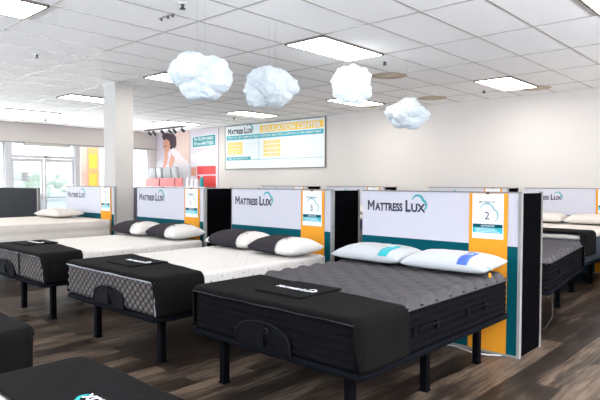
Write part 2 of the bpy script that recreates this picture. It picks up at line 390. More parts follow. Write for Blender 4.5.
# entrance: double door with a transom window above
struct('trim_1', bx(XW - .18, XW + .02, 5.66, 5.84, 0, WZ), 'frame_w')
struct('trim_2', bx(XW - .18, XW + .02, 7.60, 7.74, 0, WZ), 'frame_w')
e_ = bpy.data.objects.new('window_8', None); COL.objects.link(e_); e_['kind'] = 'structure'; e_.location = (XW - .1, 5.84, 2.18)
bm = bmesh.new(); box(bm, -.05, .05, 0, 1.76, -.06, .02); box(bm, -.04, .04, 0, 1.76, .34, .38); obj('window_frame', bm, 'frame_w', e_)
obj('pane', bx(-.004, .004, 0, 1.76, .02, .34), 'glass', e_)
for k, (y0, y1) in enumerate(((5.845, 6.70), (6.735, 7.595))):
    e_ = bpy.data.objects.new('door_%d' % (k + 1), None); COL.objects.link(e_); e_['kind'] = 'structure'; e_.location = (XW - .1, y0, 0)
    L = y1 - y0; bm = bmesh.new(); s = .06
    box(bm, -.03, .03, 0, s, .01, 2.11); box(bm, -.03, .03, L - s, L, .01, 2.11); box(bm, -.03, .03, s, L - s, 2.02, 2.11); box(bm, -.03, .03, s, L - s, .01, .25)
    obj('door_frame', bm, 'frame_w', e_); obj('pane', bx(-.004, .004, s, L - s, .25, 2.02), 'glass', e_)
    yy = L - .10 if k == 0 else .10
    obj('push_bar', tb([(.03, s, 1.02), (.07, s + .03, 1.02), (.07, L - s - .03, 1.02), (.03, L - s, 1.02)], .012), 'chrome', e_)
    obj('door_handle', tb([(-.03, yy, .9), (-.08, yy, .92), (-.08, yy, 1.2), (-.03, yy, 1.22)], .01), 'chrome', e_)
t = thing('door_notice', 'white paper notice taped to the glass of the left entrance door', 'notice', (XW - .094, 6.10, 1.46))
obj('paper', bx(0, .002, 0, .22, 0, .28), 'paper', t)
bm = bmesh.new()
for r_ in range(7): box(bm, .002, .003, .03, .19 - .04 * (r_ % 3), .04 + r_ * .03, .048 + r_ * .03)
obj('printed_lines', bm, 'ink', t)
t = thing('door_sensor', 'small white sensor box above the entrance doors', 'sensor', (XW - .04, 6.62, 2.12))
obj('housing', bx(0, .08, 0, .22, 0, .09, bev=.01), 'metalwhite', t); obj('sensor_eye', bx(.08, .083, .06, .16, .02, .05), 'dark_metal', t)
t = thing('roller_shade', 'rolled up cream shade under the soffit over the entrance', 'shade', (XW + .06, 6.15, 2.50))
obj('shade_roll', tb([(0, 0, 0), (0, 1.25, 0)], .04, 14), 'creamband', t, True)
obj('shade_bracket', bx(-.05, .03, -.02, 0, -.04, .06), 'chrome', t); obj('shade_bracket', bx(-.05, .03, 1.25, 1.27, -.04, .06), 'chrome', t)
struct('trim_3', bx(XW - .01, XW + .03, YS, YW, WZ - .03, WZ), 'chrome')
struct('baseboard_back', bx(XW, XE, YW - .015, YW, 0, .1), 'frame_w')
# column between the first two displays
t = bpy.data.objects.new('trim_4', None); t.empty_display_size = .1; COL.objects.link(t); t['kind'] = 'structure'; t.location = (-8.535, 4.82, 0)
obj('column_shaft', bx(-.19, .185, -.18, .15, 0, HC), 'column_paint', t)
obj('column_collar', bx(-.21, .205, -.20, .17, HC - .018, HC - .004), 'frame_w', t)

# outside
struct('ground_outside', bx(-90, XW - .2, -60, 80, -.12, -.03), 'asphalt')
struct('trim_5', bx(-17.3, -16.9, 8.22, 8.84, -.03, 2.9), 'brick')
t = thing('sign_banner', 'vertical orange and yellow banner on the brick pillar outside', 'banner', (-16.895, 8.44, .5))
obj('banner_cloth', bx(0, .02, 0, .33, 0, 2.05), 'brownbox', t)
bm = bmesh.new()
for k in range(3): box(bm, .02, .022, .04, .29, .15 + k * .62, .6 + k * .62)
obj('banner_print', bm, 'yellow', t)
def tree(x, y, h, s, lab):
    t = thing('tree', lab, 'tree', (x, y, -.03), group=None)
    obj('trunk', tb([(0, 0, 0), (.05, .05, h * .4), (0, .1, h * .7)], .12 * s), 'bark', t)
    bm = bmesh.new()
    for k in range(26):
        a = random.uniform(0, 2 * PI); r = random.uniform(0, 1.6) * s; z = h * random.uniform(.3, .8)
        c = Vector((r * math.cos(a), r * math.sin(a), z)); q = bmesh.ops.create_icosphere(bm, subdivisions=2, radius=random.uniform(.3, .6) * s)
        for v in q['verts']: v.co = c + v.co * (1 + .35 * noise.noise(v.co * 3 + c))
    obj('crown', bm, 'leaf', t)
for k, (x, y, h, s, lab) in enumerate(((-42, 11.8, 3.1, 1.5, 'leafy green tree outside, seen through the left entrance door'), (-47, 18.5, 3.3, 1.7, 'leafy green tree outside, seen through the right entrance door'),
        (-35, 6.2, 2.8, 1.3, 'leafy green tree outside beyond the window at the left picture edge'), (-52, 25.6, 3.0, 1.5, 'small leafy tree outside just left of the brick pillar'))):
    tree(x, y, h, s, lab)

# ------------------------------------------------------------------ ceiling things
def ceiling_light(i, j, lab):
    """i: row index along Y, j: column index along -X in the tile grid"""
    x1 = GX - .6096 * j; y0 = GY + 1.2192 * i
    t = thing('ceiling_light', lab, 'light', (x1 - .3048, y0 + .6096, HC), group='recessed ceiling lights')
    bm = bmesh.new(); a, b_ = .293, .598
    for (p, q, r, s) in ((-a, -a + .014, -b_, b_), (a - .014, a, -b_, b_), (-a, a, -b_, -b_ + .014), (-a, a, b_ - .014, b_)): box(bm, p, q, r, s, -.022, -.001)
    obj('light_frame', bm, 'lightframe', t)
    obj('diffuser', bx(-a + .014, a - .014, -b_ + .014, b_ - .014, -.017, -.001, bev=.004), 'diffuser', t)
lights = {(0, 4): 'large bright ceiling light nearest the hanging clouds, upper middle', (3, 3): 'bright ceiling light near the back wall on the right',
          (0, -1): 'ceiling light cut off by the upper right corner of the picture', (3, 8): 'ceiling light near the back wall behind the third cloud',
          (0, 9): 'ceiling light just left of the largest cotton cloud', (0, 14): 'ceiling light left of the white column',
          (0, 19): 'farthest ceiling light toward the entrance at the left edge', (3, 13): 'ceiling light above the education board',
          (3, 18): 'ceiling light above the entrance end of the back wall'}
for (i, j) in [(0, 4), (3, 3), (0, -1), (3, 8), (0, 9), (0, 14), (0, 19), (3, 13), (3, 18)]: ceiling_light(i, j, lights[(i, j)])
for i in (-3, -6):
    for j in (-4, 6, 11, 16, 21) if i == -3 else (-4, 1, 6, 11, 16): ceiling_light(i, j, 'ceiling light over the near part of the shop, outside the picture')
for j in (-6, ): ceiling_light(0, j, 'ceiling light right of the picture over the aisle'); ceiling_light(3, -2, 'ceiling light near the back wall, right of the picture')

def vent(x, y, lab):
    t = thing('ceiling_vent', lab, 'vent', (x, y, HC), group='dusty ceiling vents')
    bm = bmesh.new(); cyl(bm, 0, 0, -.010, -.001, .20, .27, 28); obj('dust_ring', bm, 'tan', t)
    bm = bmesh.new()
    for k, r in enumerate((.16, .11, .06)): cyl(bm, 0, 0, -.014 - .006 * (k + 1), -.010 - .006 * k, r - .02, r, 24)
    obj('vent_cone', bm, 'tan', t, True)
vent(-4.74, 7.15, 'dusty round vent right of the large ceiling light'); vent(-5.35, 9.55, 'dusty round vent above the smallest cloud')
vent(-3.5, 9.72, 'dusty round vent beside the right-hand ceiling light'); vent(-6.9, 9.62, 'dusty round vent left of the third cloud, near the back wall')
def sprinkler(x, y, lab):
    t = thing('sprinkler', lab, 'sprinkler', (x, y, HC), group='ceiling sprinklers')
    bm = bmesh.new(); cyl(bm, 0, 0, -.012, -.001, .035, .045, 16); obj('escutcheon', bm, 'metalwhite', t)
    bm = bmesh.new(); cyl(bm, 0, 0, -.05, -.010, .011, .014, 8); cyl(bm, 0, 0, -.056, -.05, .028, .028, 12)
    tube(bm, [(-.018, 0, -.02), (-.02, 0, -.05)], .004, 5); tube(bm, [(.018, 0, -.02), (.02, 0, -.05)], .004, 5); obj('sprinkler_head', bm, 'dark_metal', t)
sprinkler(-7.3, 2.98, 'dark sprinkler head on the ceiling at the upper left'); sprinkler(-4.24, 3.03, 'dark sprinkler head above the largest cloud')
sprinkler(-4.22, 6.26, 'dark sprinkler head between the large light and the round vent'); sprinkler(-4.22, 9.33, 'dark sprinkler head beside the right-hand ceiling light')
sprinkler(-14.6, 6.16, 'sprinkler head above the entrance doors'); sprinkler(-10.6, 9.1, 'sprinkler head above the education board')
t = thing('ceiling_hook_rail', 'short metal hanger clip on the grid above the largest cloud', 'hanger', (-4.66, 3.14, HC - .006))
obj('rail', bx(-.13, .13, -.006, .006, -.012, -.001), 'chrome', t)
for k in (-.09, .02, .1): obj('clip', bx(k, k + .012, -.008, .008, -.035, -.012), 'dark_metal', t)

# track light by the poster
t = thing('track_light', 'black track with six small spot heads in front of the poster', 'track light', (-14.2, 9.5, HC))
obj('track', bx(-1.08, 1.08, -.02, .02, -.04, -.005), 'dark_metal', t)
for k, xx in enumerate((-.85, -.60, -.15, .22, .47, .86)):
    bm = bmesh.new(); tube(bm, [(xx, 0, -.04), (xx, 0, -.10)], .012, 8)
    a = (.3, -.5, -.2, .4, -.4, .3)[k]
    tube(bm, [(xx - .03 * a, -.03, -.09), (xx + .09 * a, .07, -.17)], .042, 12); obj('spot_head', bm, 'dark_metal', t)

# hanging cotton clouds
def cloud(loc, rx, ry, rz, seed, lab, wires):
    t = thing('cotton_cloud', lab, 'cloud decoration', loc, group='hanging cotton clouds')
    rnd = random.Random(seed); lobes = []
    for k in range(44):
        a = rnd.uniform(0, 2 * PI); z = rnd.uniform(-.9, .95); q = math.sqrt(1 - z * z)
        d = Vector((q * math.cos(a), q * math.sin(a), z)); lobes.append((d * rnd.uniform(.50, .66), rnd.uniform(.30, .44)))
    bm = bmesh.new(); bmesh.ops.create_icosphere(bm, subdivisions=6, radius=1)
    for v in bm.verts:
        d = v.co.normalized(); best = .72
        for c, r in lobes:
            b_ = d.dot(c); disc = b_ * b_ - c.dot(c) + r * r
            if disc > 0: best = max(best, b_ + math.sqrt(disc))
        so = Vector((seed * 3.1, 0, 0))
        best += .09 * noise.noise(d * 4 + so) + .04 * noise.noise(d * 11 + so) + .022 * noise.noise(d * 26 + so)
        best *= 1.07
        v.co = Vector((d.x * rx * best, d.y * ry * best, d.z * rz * best))
    surf = [v.co.copy() for v in bm.verts]
    obj('cotton_body', bm, 'cotton', t, True)
    bm = bmesh.new(); 
    for k in range(260):
        a = rnd.uniform(0, 2 * PI); z = rnd.uniform(-1, 1); q = math.sqrt(1 - z * z); d = Vector((q * math.cos(a), q * math.sin(a), z))
        p = surf[rnd.randrange(len(surf))]; d = p.normalized(); p = p * .985; tdir = (d + Vector((rnd.uniform(-1, 1), rnd.uniform(-1, 1), rnd.uniform(-1, 1)))).normalized()
        s = tdir.cross(d).normalized() * rnd.uniform(.004, .008) if tdir.cross(d).length > .01 else Vector((.005, 0, 0)); L = rnd.uniform(.010, .026)
        m_ = p + tdir * L * .6 + d * .006
        va = [bm.verts.new(x_) for x_ in (p - s, p + s, m_ + s * .5, m_ - s * .5, p + tdir * L)]
        bm.faces.new(va[:4]); bm.faces.new((va[3], va[2], va[4]))
    w = obj('cotton_wisps', bm, 'cotton', t, True); w['kind'] = 'stuff'
    for wx, wy in wires:
        obj('suspension_wire', tb([(wx, wy, rz * .7), (wx, wy, HC - loc[2] - .004)], .0014, 5), 'chrome', t)
cloud((-3.75, 2.85, 2.33), .25, .25, .20, 1, 'largest cotton cloud, hanging upper left of centre', ((-.02, -.01), (.03, .03)))
cloud((-4.03, 3.95, 2.41), .275, .275, .21, 2, 'second cotton cloud from the left, hanging in front of the board', ((-.03, 0), (.03, .03)))
cloud((-4.22, 5.56, 2.67), .255, .255, .225, 3, 'small cotton cloud under the large ceiling light', ((0, 0),))
cloud((-4.09, 6.61, 2.395), .27, .27, .21, 4, 'lowest and rightmost cotton cloud against the plain wall', ((0, 0),))

# ------------------------------------------------------------------ board and poster on the back wall
X_, Z_ = Vector((1, 0, 0)), Vector((0, 0, 1))
def rect(bm, x0, x1, z0, z1, o, th=.002): prism(bm, [(x0, z0), (x1, z0), (x1, z1), (x0, z1)], o, X_, Z_, th)
t = thing('wall_board', 'wide white, yellow and teal education board high on the back wall', 'board', (-12.42, YW - .001, 1.85))
bw, bh = 3.73, 1.20
obj('board_panel', bx(0, bw, -.03, 0, 0, bh), 'board', t)
bm = bmesh.new(); box(bm, -.02, bw + .02, -.036, 0, bh, bh + .02); box(bm, bw, bw + .02, -.036, 0, -.02, bh); box(bm, -.02, bw, -.036, 0, -.02, 0); box(bm, -.02, 0, -.036, 0, 0, bh); obj('board_frame', bm, 'trim', t)
O = (0, -.031, 0)
bm = bmesh.new(); rect(bm, 1.45, bw - .04, .96, 1.15, O); obj('header_band', bm, 'yellow', t)
bm = bmesh.new(); add_text(bm, 'EDUCATION CENTER', (1.55, -.0335, .985), X_, Z_, .135, 2.05, .02); obj('header_lettering', bm, 'paper', t)
bm = bmesh.new(); rect(bm, .05, bw - .04, .81, .93, O); rect(bm, .05, 1.07, .235, .33, O); rect(bm, 1.40, 1.412, .24, .80, O); rect(bm, .05, bw - .04, .235, .245, O); obj('teal_band', bm, 'boardteal', t)
bm = bmesh.new(); add_text(bm, 'HOW TO GET COMFORT AND THE RIGHT MATTRESS, SUPPORT IS THE GREAT PART', (.12, -.0335, .845), X_, Z_, .055, 3.5, .01)
add_text(bm, 'ASK US ABOUT IT', (.12, -.0335, .26), X_, Z_, .045, .85, .01); obj('band_lettering', bm, 'paper', t)
bm = bmesh.new(); rect(bm, .10, .74, .40, .74, O)
for k in range(4): rect(bm, 1.58, 2.22, .31 + k * .112, .40 + k * .112, O)
obj('yellow_blocks', bm, 'paleyellow', t)
bm = bmesh.new(); add_text(bm, 'COMFORT', (.16, -.0335, .62), X_, Z_, .05, .5); add_text(bm, 'SUPPORT', (.16, -.0335, .52), X_, Z_, .05, .5); add_text(bm, 'SLEEP', (.16, -.0335, .44), X_, Z_, .05, .4)
for k, s in enumerate(('FIRM', 'MEDIUM', 'PLUSH', 'SOFT')): add_text(bm, s, (1.7, -.0335, .33 + k * .112), X_, Z_, .05, .4)
obj('block_lettering', bm, 'paper', t)
bm = bmesh.new()
for k in range(5): rect(bm, .82, 1.30 - .06 * (k % 2), .42 + k * .065, .435 + k * .065, O)
for k in range(6): rect(bm, 2.32, 2.62, .33 + k * .075, .345 + k * .075, O); rect(bm, 3.05, 3.60 - .1 * (k % 2), .33 + k * .075, .342 + k * .075, O)
add_text(bm, '1 +', (2.74, -.0335, .63), X_, Z_, .09, .2); add_text(bm, '2 +', (2.74, -.0335, .38), X_, Z_, .09, .2)
obj('small_print', bm, 'palegrey', t)
logo(t, (.12, -.0325, .975), X_, Z_, 1.08)

t = thing('wall_poster', 'tall photo poster of a sleeping woman on the back wall by the corner', 'poster', (-15.98, YW - .001, 0))
obj('poster_sheet', bx(0, 1.83, -.02, 0, 1.0, HC - .01), 'posterbg', t)
O = (0, -.0205, 0)
def poly(pts, m_, name, dy): bm = bmesh.new(); prism(bm, pts, (0, -.0205 - dy, 0), X_, Z_, .0015); obj(name, bm, m_, t)
poly([(1.05, 2.1), (1.83, 2.0), (1.83, HC - .02), (1.0, HC - .02), (1.1, 2.6)], 'posterwarm', 'printed_background', .0005)
poly([(.0, 1.0), (1.83, 1.0), (1.83, 2.05), (1.3, 2.2), (.9, 2.05), (.5, 2.0), (.25, 2.2), (.0, 2.1)], 'sheet', 'printed_bedding', .0008)
poly([(.32, 2.98), (.55, 3.05), (.95, 3.04), (1.12, 2.9), (1.15, 2.65), (1.02, 2.5), (.92, 2.42), (.78, 2.55), (.60, 2.8), (.40, 2.85)], 'hair', 'printed_hair', .002)
poly([(.42, 2.82), (.60, 2.86), (.76, 2.78), (.80, 2.62), (.72, 2.45), (.62, 2.40), (.50, 2.44), (.44, 2.55), (.38, 2.60), (.42, 2.68)], 'skin', 'printed_face', .004)
poly([(.48, 2.45), (.62, 2.42), (.70, 2.3), (.62, 2.1), (.48, 1.9), (.36, 1.75), (.28, 1.78), (.40, 2.0), (.46, 2.2)], 'skin', 'printed_hand', .003)
poly([(.88, 2.42), (1.1, 2.38), (1.0, 2.1), (.88, 1.9), (.74, 1.86), (.72, 2.05), (.80, 2.25)], 'skin', 'printed_arm', .003)
poly([(.80, 2.50), (.98, 2.56), (1.22, 2.46), (1.5, 2.24), (1.78, 2.10), (1.6, 1.95), (1.05, 2.0), (1.05, 2.25), (.90, 2.36)], 'shirt', 'printed_shirt', .005)
poly([(.48, 2.62), (.55, 2.61), (.62, 2.63), (.61, 2.65), (.54, 2.635), (.48, 2.64)], 'hair', 'printed_closed_eye', .006)
t = thing('wall_poster', 'second pale poster panel with teal sign and red blocks on the back wall', 'poster', (-14.12, YW - .001, 0))
obj('poster_sheet', bx(0, 1.36, -.02, 0, 1.0, HC - .01), 'posterbg', t)
poly([(.02, 1.95), (1.34, 1.9), (1.34, 2.35), (.7, 2.42), (.02, 2.3)], 'sheet', 'printed_bedding', .0008)
poly([(.1, 2.5), (1.26, 2.53), (1.26, 2.90), (.1, 2.87)], 'paper', 'sign_border', .0008)
poly([(.13, 2.53), (1.23, 2.56), (1.23, 2.87), (.13, 2.84)], 'inkteal', 'teal_sign', .002)
bm = bmesh.new(); add_text(bm, 'The PILLOW AWAY', (.19, -.0245, 2.73), X_, Z_, .095, .95, .02); add_text(bm, 'OF your MATTRESS', (.19, -.0245, 2.59), X_, Z_, .095, .95, .02); obj('sign_lettering', bm, 'paper', t)
poly([(.35, 1.70), (1.25, 1.70), (1.25, 1.95), (.35, 1.95)], 'red', 'red_block', .0015)
poly([(.35, 1.30), (1.25, 1.30), (1.25, 1.66), (.35, 1.66)], 'lightred', 'red_block', .0015)
poly([(.05, 1.66), (.30, 1.66), (.30, 1.92), (.05, 1.92)], 'skin', 'printed_picture', .0015)
# pillow stand in front of the posters
t = thing('product_shelf', 'white shelf stand with red price strips below the posters', 'shelf', (-14.2, 9.95, 0))
for z in (.35, .85, 1.30): obj('shelf_board', bx(-1.6, 1.6, -.17, .17, z, z + .025), 'white', t)
for x in (-1.6, 1.57): obj('side_panel', bx(x, x + .03, -.17, .17, 0, 1.32), 'white', t)
obj('middle_panel', bx(-.015, .015, -.16, .16, 0, 1.30), 'white', t)
for k, x in enumerate((-1.55, -.72, .10)):
    q = tag(obj('price_sign', bx(0, .76 if k < 2 else .34, 0, .02, 0, .26, bev=.004), 'lightred', None, loc=(-14.2 + x, 9.80, 1.326)), ('left light red price sign standing on the shelf below the sleeping woman', 'middle light red price sign standing on the shelf below the posters', 'short light red price sign standing on the shelf near the bottles')[k], 'sign', 'price signs on the shelf')
for k, x in enumerate((-1.35, -.95, -.5, -.12)):
    bm = slab(.34, .10, 0, .60, .04, .03); o = tag(obj('boxed_pillow', bm, 'pillow', None, True, loc=(-14.2 + x, 9.94, 1.326)), ('white pillow standing upright on the shelf, farthest left', 'white pillow standing upright on the shelf, second from left', 'white pillow standing upright on the shelf, third from left', 'white pillow standing upright on the shelf, next to the bottles')[k], 'pillow', 'upright pillows on the shelf')
    o.rotation_euler = (.1, 0, .15 * (-1) ** k)
def bottle(x, m_, lab, h=.30):
    t = thing('bottle', lab, 'bottle', (x, 9.90, 1.327), group='bottles on the shelf')
    bm = bmesh.new(); cyl(bm, 0, 0, 0, h * .72, .06, .058, 16); cyl(bm, 0, 0, h * .72, h * .82, .058, .025, 16); obj('bottle_body', bm, m_, t, False)
    bm = bmesh.new(); cyl(bm, 0, 0, h * .82, h, .028, .026, 12); obj('cap', bm, 'metalwhite', t)
bottle(-13.62, 'paper', 'white bottle on the shelf, leftmost of the bottles'); bottle(-13.40, 'paper', 'white bottle on the shelf, second of the bottles')
bottle(-13.18, 'paper', 'white bottle on the shelf, just left of the teal bottle', .27); bottle(-12.95, 'inkteal', 'teal bottle on the shelf, rightmost of the bottles', .34)

# ------------------------------------------------------------------ headboard displays
def info_poster(parent, xc, zt, number):
    w, h = .275, .385; z0 = zt - h
    p = obj('info_poster', bx(xc - w / 2, xc + w / 2, -.006, 0, z0, zt), 'paper', parent)
    O = (xc - w / 2, -.0065, z0)
    bm = bmesh.new(); add_text(bm, 'COOL & MEDIUM', (O[0] + .02, O[1], z0 + h - .035), X_, Z_, .018, .235); obj('heading_print', bm, 'palegrey', p)
    bm = bmesh.new(); add_text(bm, 'MATTRESS LUX', (O[0] + .06, O[1], z0 + h - .078), X_, Z_, .014, .145, .01); add_text(bm, number, (O[0] + .112, O[1], z0 + .165), X_, Z_, .066, None, .0); obj('number_print', bm, 'ink', p)
    bm = bmesh.new(); arc_strip(bm, cloud_curve(.138, .212, .185), .010, O, X_, Z_, .001); obj('cloud_print', bm, 'inkteal', p)
    bm = bmesh.new(); prism(bm, [(.006, .095), (w - .006, .095), (w - .006, .125), (.006, .125)], O, X_, Z_, .001); obj('dark_band', bm, 'teal', p)
    bm = bmesh.new(); prism(bm, [(.006, .05), (w - .006, .05), (w - .006, .094), (.006, .094)], O, X_, Z_, .001); obj('pale_band', bm, 'boardteal', p)
    bm = bmesh.new()
    add_text(bm, 'SUPPORTIVE', (O[0] + .08, O[1] - .001, z0 + .102), X_, Z_, .015, .12)
    for k in range(3): prism(bm, [(.03, .058 + k * .012), (w - .03 - .02 * k, .058 + k * .012), (w - .03 - .02 * k, .062 + k * .012), (.03, .062 + k * .012)], (O[0], O[1] - .001, O[2]), X_, Z_, .001)
    obj('band_print', bm, 'paper', p)
    bm = bmesh.new()
    for k in range(3): prism(bm, [(.05 + k * .07, .018), (.085 + k * .07, .018), (.085 + k * .07, .034), (.05 + k * .07, .034)], O, X_, Z_, .001)
    obj('footer_print', bm, 'palegrey', p)
    obj('poster_clip', bx(xc - .012, xc + .012, -.016, 0, zt - .004, zt + .012), 'dark_metal', p)
def display(XL, XR, Y, number, label, group, back=True, wing0=0, logoW=.685, depth=.48):
    t = thing('headboard_display', label, 'display', (XL, Y, 0), group=group); W = XR - XL; HP, ZT = 1.384, .929
    obj('front_panel', bx(.004, W - .023, 0, .025, 0, HP - .012), 'panel', t)
    obj('teal_band', bx(.006, W - .024, -.004, -.0005, .019, ZT), 'teal', t)
    ox = W - .452
    obj('orange_strip', bx(ox, ox + .34, -.009, -.0045, .019, HP - .014), 'orange', t)
    obj('base_rail', bx(0, W - .03, -.012, -.0005, 0, .018), 'edge_trim', t)
    obj('top_trim', bx(0, W, -.006, .03, HP - .012, HP), 'trim', t)
    obj('corner_trim', bx(W - .022, W + .003, -.012, .028, 0, HP - .0125), 'edge_trim', t)
    obj('side_panel', bx(W - .022, W, max(.030, wing0), depth - .029, .01, HP - .012), 'black', t)
    obj('side_trim', bx(W - .02, W + .006, depth - .028, depth, 0, HP), 'trim', t)
    obj('side_panel', bx(.004, .02, .030, depth - .045, .01, HP - .012), 'black', t)
    obj('side_trim', bx(0, .022, depth - .044, depth, 0, HP), 'trim', t)
    if back: obj('back_panel', bx(.024, W - .024, depth - .03, depth - .005, .0, HP - .012), 'panel', t)
    # the poster hangs on the orange strip
    sub = bpy.data.objects.new('poster_mount', None)
    info = info_poster
    n0 = set(COL.objects)
    info(t, ox + .17, HP - .018, number)
    for o in set(COL.objects) - n0:
        if o.parent is t: o.location.y -= .0095
    logo(t, (.07, -.0005, 1.185), X_, Z_, logoW)
    return t
G1 = 'headboard displays along the first row'
display(-3.352, -1.740, 4.59, '2', 'nearest white and teal headboard display, with the number 2 poster', G1)
display(-5.385, -3.738, 4.59, '3', 'white and teal headboard display with the number 3 poster, left of the nearest one', G1)
display(-7.615, -5.930, 4.59, '1', 'white and teal headboard display just right of the white column', G1)
display(-10.03, -8.275, 4.59, '2', 'headboard display in front of the white column on the left', G1, wing0=.40)
t = thing('partition_panel', 'plain black cloth partition panel with pale edge, at the left picture edge', 'partition', (-14.4, 4.60, 0))
obj('cloth_panel', bx(0, 3.08, 0, .03, .02, 1.325), 'partcloth', t); obj('edge_trim', bx(3.08, 3.13, -.01, .04, 0, 1.335), 'trim', t); obj('top_trim', bx(0, 3.08, -.005, .035, 1.325, 1.335), 'trim', t)
for x in (.3, 2.9): obj('foot', bx(x, x + .05, -.15, .2, 0, .018), 'trim', t)
G2 = 'headboard displays along the back wall'
Y2 = 9.86
for k, (xl, lab) in enumerate(((-1.66, 'back wall headboard display beyond the right picture edge'), (-3.69, 'back wall headboard display at the right picture edge, above the white pillows'), (-5.58, 'back wall headboard display hidden behind the nearest one'),
        (-8.22, 'back wall headboard display behind the gap left of the nearest one'), (-10.4, 'back wall headboard display below the education board'))):
    display(xl, xl + 1.60, Y2, '4', lab, G2, back=False, depth=.46, logoW=.58)

# ------------------------------------------------------------------ beds
BW, BL = 1.52, 2.04
def bed_frame(x, y, rz, label, legs=None, W=BW, split=False):
    t = thing('bed_frame', label, 'bed frame', (x, y, 0), rz, 'black bed frames'); hw = W / 2
    bm = slab(W + .008, BL + .01, .366, .404, .07, .012, nz=2); obj('platform', bm, 'frame', t, True).location.y = -.005
    for (lx, ly) in (legs or [(s * (hw - .19), yy) for yy in (.16, 1.02, 1.84) for s in (-1, 1)]):
        bm = bx(lx - .027, lx + .027, ly - .027, ly + .027, 0, .367, bev=.004, seg=1); box(bm, lx - .045, lx + .045, ly - .045, ly + .045, .360, .3665)
        l = obj('leg', bm, 'leg', t); bm = bx(lx - .030, lx + .030, ly - .030, ly + .030, 0, .012); obj('leg_foot', bm, 'leg', l)
    return t
def tuft(sx, sy_, a, fade0=0, seamx=0):
    def f(x, y):
        u, v = x / sx + y / sy_, x / sx - y / sy_
        ru, rv = round(u), round(v); dx, dy = (u - ru), (v - rv)
        ex, ey = (dx + dy) * sx / 2, (dx - dy) * sy_ / 2
        h = a * (.40 * abs(math.sin(PI * u) * math.sin(PI * v)) ** .35 + .60 * (1 - math.exp(-(ex * ex + ey * ey) / (.0007 * (sx / .165) ** 2))))
        if fade0: k = max(0, min(1, (y - fade0 - .20 * (.76 - x) / 1.52) / .07)); h *= k
        return h
    return f
def arch(w, h, n=18):
    return [(-w / 2, 0)] + [(-w / 2 * math.cos(PI * k / n) * 1.0, h * (.0 + 1.0 * math.sin(PI * k / n) ** .6)) for k in range(1, n)] + [(w / 2, 0)]
def mattress(x, y, rz, style, label, z0=.406, z1=.69, handle_x=0, W=BW, L=BL, group=None):
    t = thing('mattress', label, 'mattress', (x, y, 0), rz, group); hw = W / 2
    if style in ('dark', 'backdark'):
        nb = 6
        def disp(u, s, z, per): return .006 * abs(math.sin(PI * nb * (z - z0) / (z1 - z0))) ** .6 - .004 + .0015 * math.sin(s * 90)
        obj('side_border', slab(W - .02, L - .02, z0, z1, .075, .02, .02, 36, disp, cy0=L / 2), 'darkside', t, True)
        obj('tufted_top', topsheet(W - .02, L - .02, z1 + .002, .075, 200, 260, tuft(.21, .19, .042, 0.46 if style == 'dark' else 0), y0=.01), 'tuft', t, True)
        P = [(a, b_, z1 - .010) for a, b_ in rrect(hw - .004, L / 2 - .004, .075, seg=8, cy0=L / 2)]
        obj('piping', tb(P, .0065, 8, True), 'tuft', t, True)
        for s in (-1, 1):
            for yy in (.70, 1.42):
                bm = bmesh.new(); tube(bm, [(s * hw + s * .004, yy - .13, z1 - .15), (s * hw + s * .016, yy - .11, z1 - .135), (s * hw + s * .02, yy, z1 - .13), (s * hw + s * .016, yy + .11, z1 - .135), (s * hw + s * .004, yy + .13, z1 - .15)], .006, 8)
                box(bm, min(s * hw, s * (hw + .007)), max(s * hw, s * (hw + .007)), yy - .16, yy - .12, z1 - .175, z1 - .12); box(bm, min(s * hw, s * (hw + .007)), max(s * hw, s * (hw + .007)), yy + .12, yy + .16, z1 - .175, z1 - .12)
                obj('side_handle', bm, 'handle', t)
    elif style == 'diamond':
        def disp(u, s, z, per, w=0):
            a, b_ = w / DQ + z / (DQ * .9), w / DQ - z / (DQ * .9)
            return .017 * (abs(math.sin(PI * a) * math.sin(PI * b_)) ** .5) - .004
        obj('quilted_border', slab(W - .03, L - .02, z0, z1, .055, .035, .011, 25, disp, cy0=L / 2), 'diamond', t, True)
        obj('piping', tb([(-hw + .05 + 2 * (hw - .05) * k / 10, .012, z1 - .020) for k in range(11)], .007, 8), 'whitepipe', t, True)
        obj('corner_piping', tb([(hw - .022, .010, z1 - .014), (hw - .020, .006, (z0 + z1) / 2), (hw - .022, .010, z0 + .012)], .006, 8), 'whitepipe', t, True)
        bm = slab(W - .004, L - .365, .455, z1 + .004, .05, .022, .02, 10, lambda u, s, z, per: .003 * math.sin(s * 105) + .002 * math.sin(z * 150)); ob = obj('mattress_protector', bm, 'whitecloth', t, True); ob.location.y = .37
        ob = obj('protector_top', topsheet(W - .006, L - .37, z1 + .009, .05, 120, 130, tuft(.085, .085, .0065), y0=.373, drop=.012), 'whitecloth', t, True)
    elif style == 'white':
        n0 = 3
        def disp(u, s, z, per): return .016 * abs(math.sin(PI * n0 * (z - z0) / (z1 - z0))) ** .7 - .008
        obj('layered_side', slab(W - .02, L - .02, z0, z1, .07, .03, .03, 24, disp, cy0=L / 2), 'cream', t, True)
        for zz in (z0 + (z1 - z0) / 3, z0 + 2 * (z1 - z0) / 3):
            obj('side_seam', tb([(a, b_, zz) for a, b_ in rrect(hw - .012, L / 2 - .012, .07, seg=8, cy0=L / 2)], .005, 6, True), 'creamband', t, True)
        obj('quilted_top', topsheet(W - .02, L - .02, z1 + .004, .07, 90, 110, tuft(.13, .13, .012), y0=.01), 'cream', t, True)
    elif style == 'far':
        obj('lower_side', slab(W - .02, L - .02, z0, z0 + .31, .075, .02), 'navy', t, True)
        obj('pillow_top', slab(W - .01, L - .01, z0 + .31, z1, .075, .03), 'whitecloth', t, True)
        obj('quilted_top', topsheet(W - .03, L - .03, z1 + .003, .075, 60, 80, tuft(.13, .13, .008), y0=.01), 'cream', t, True)
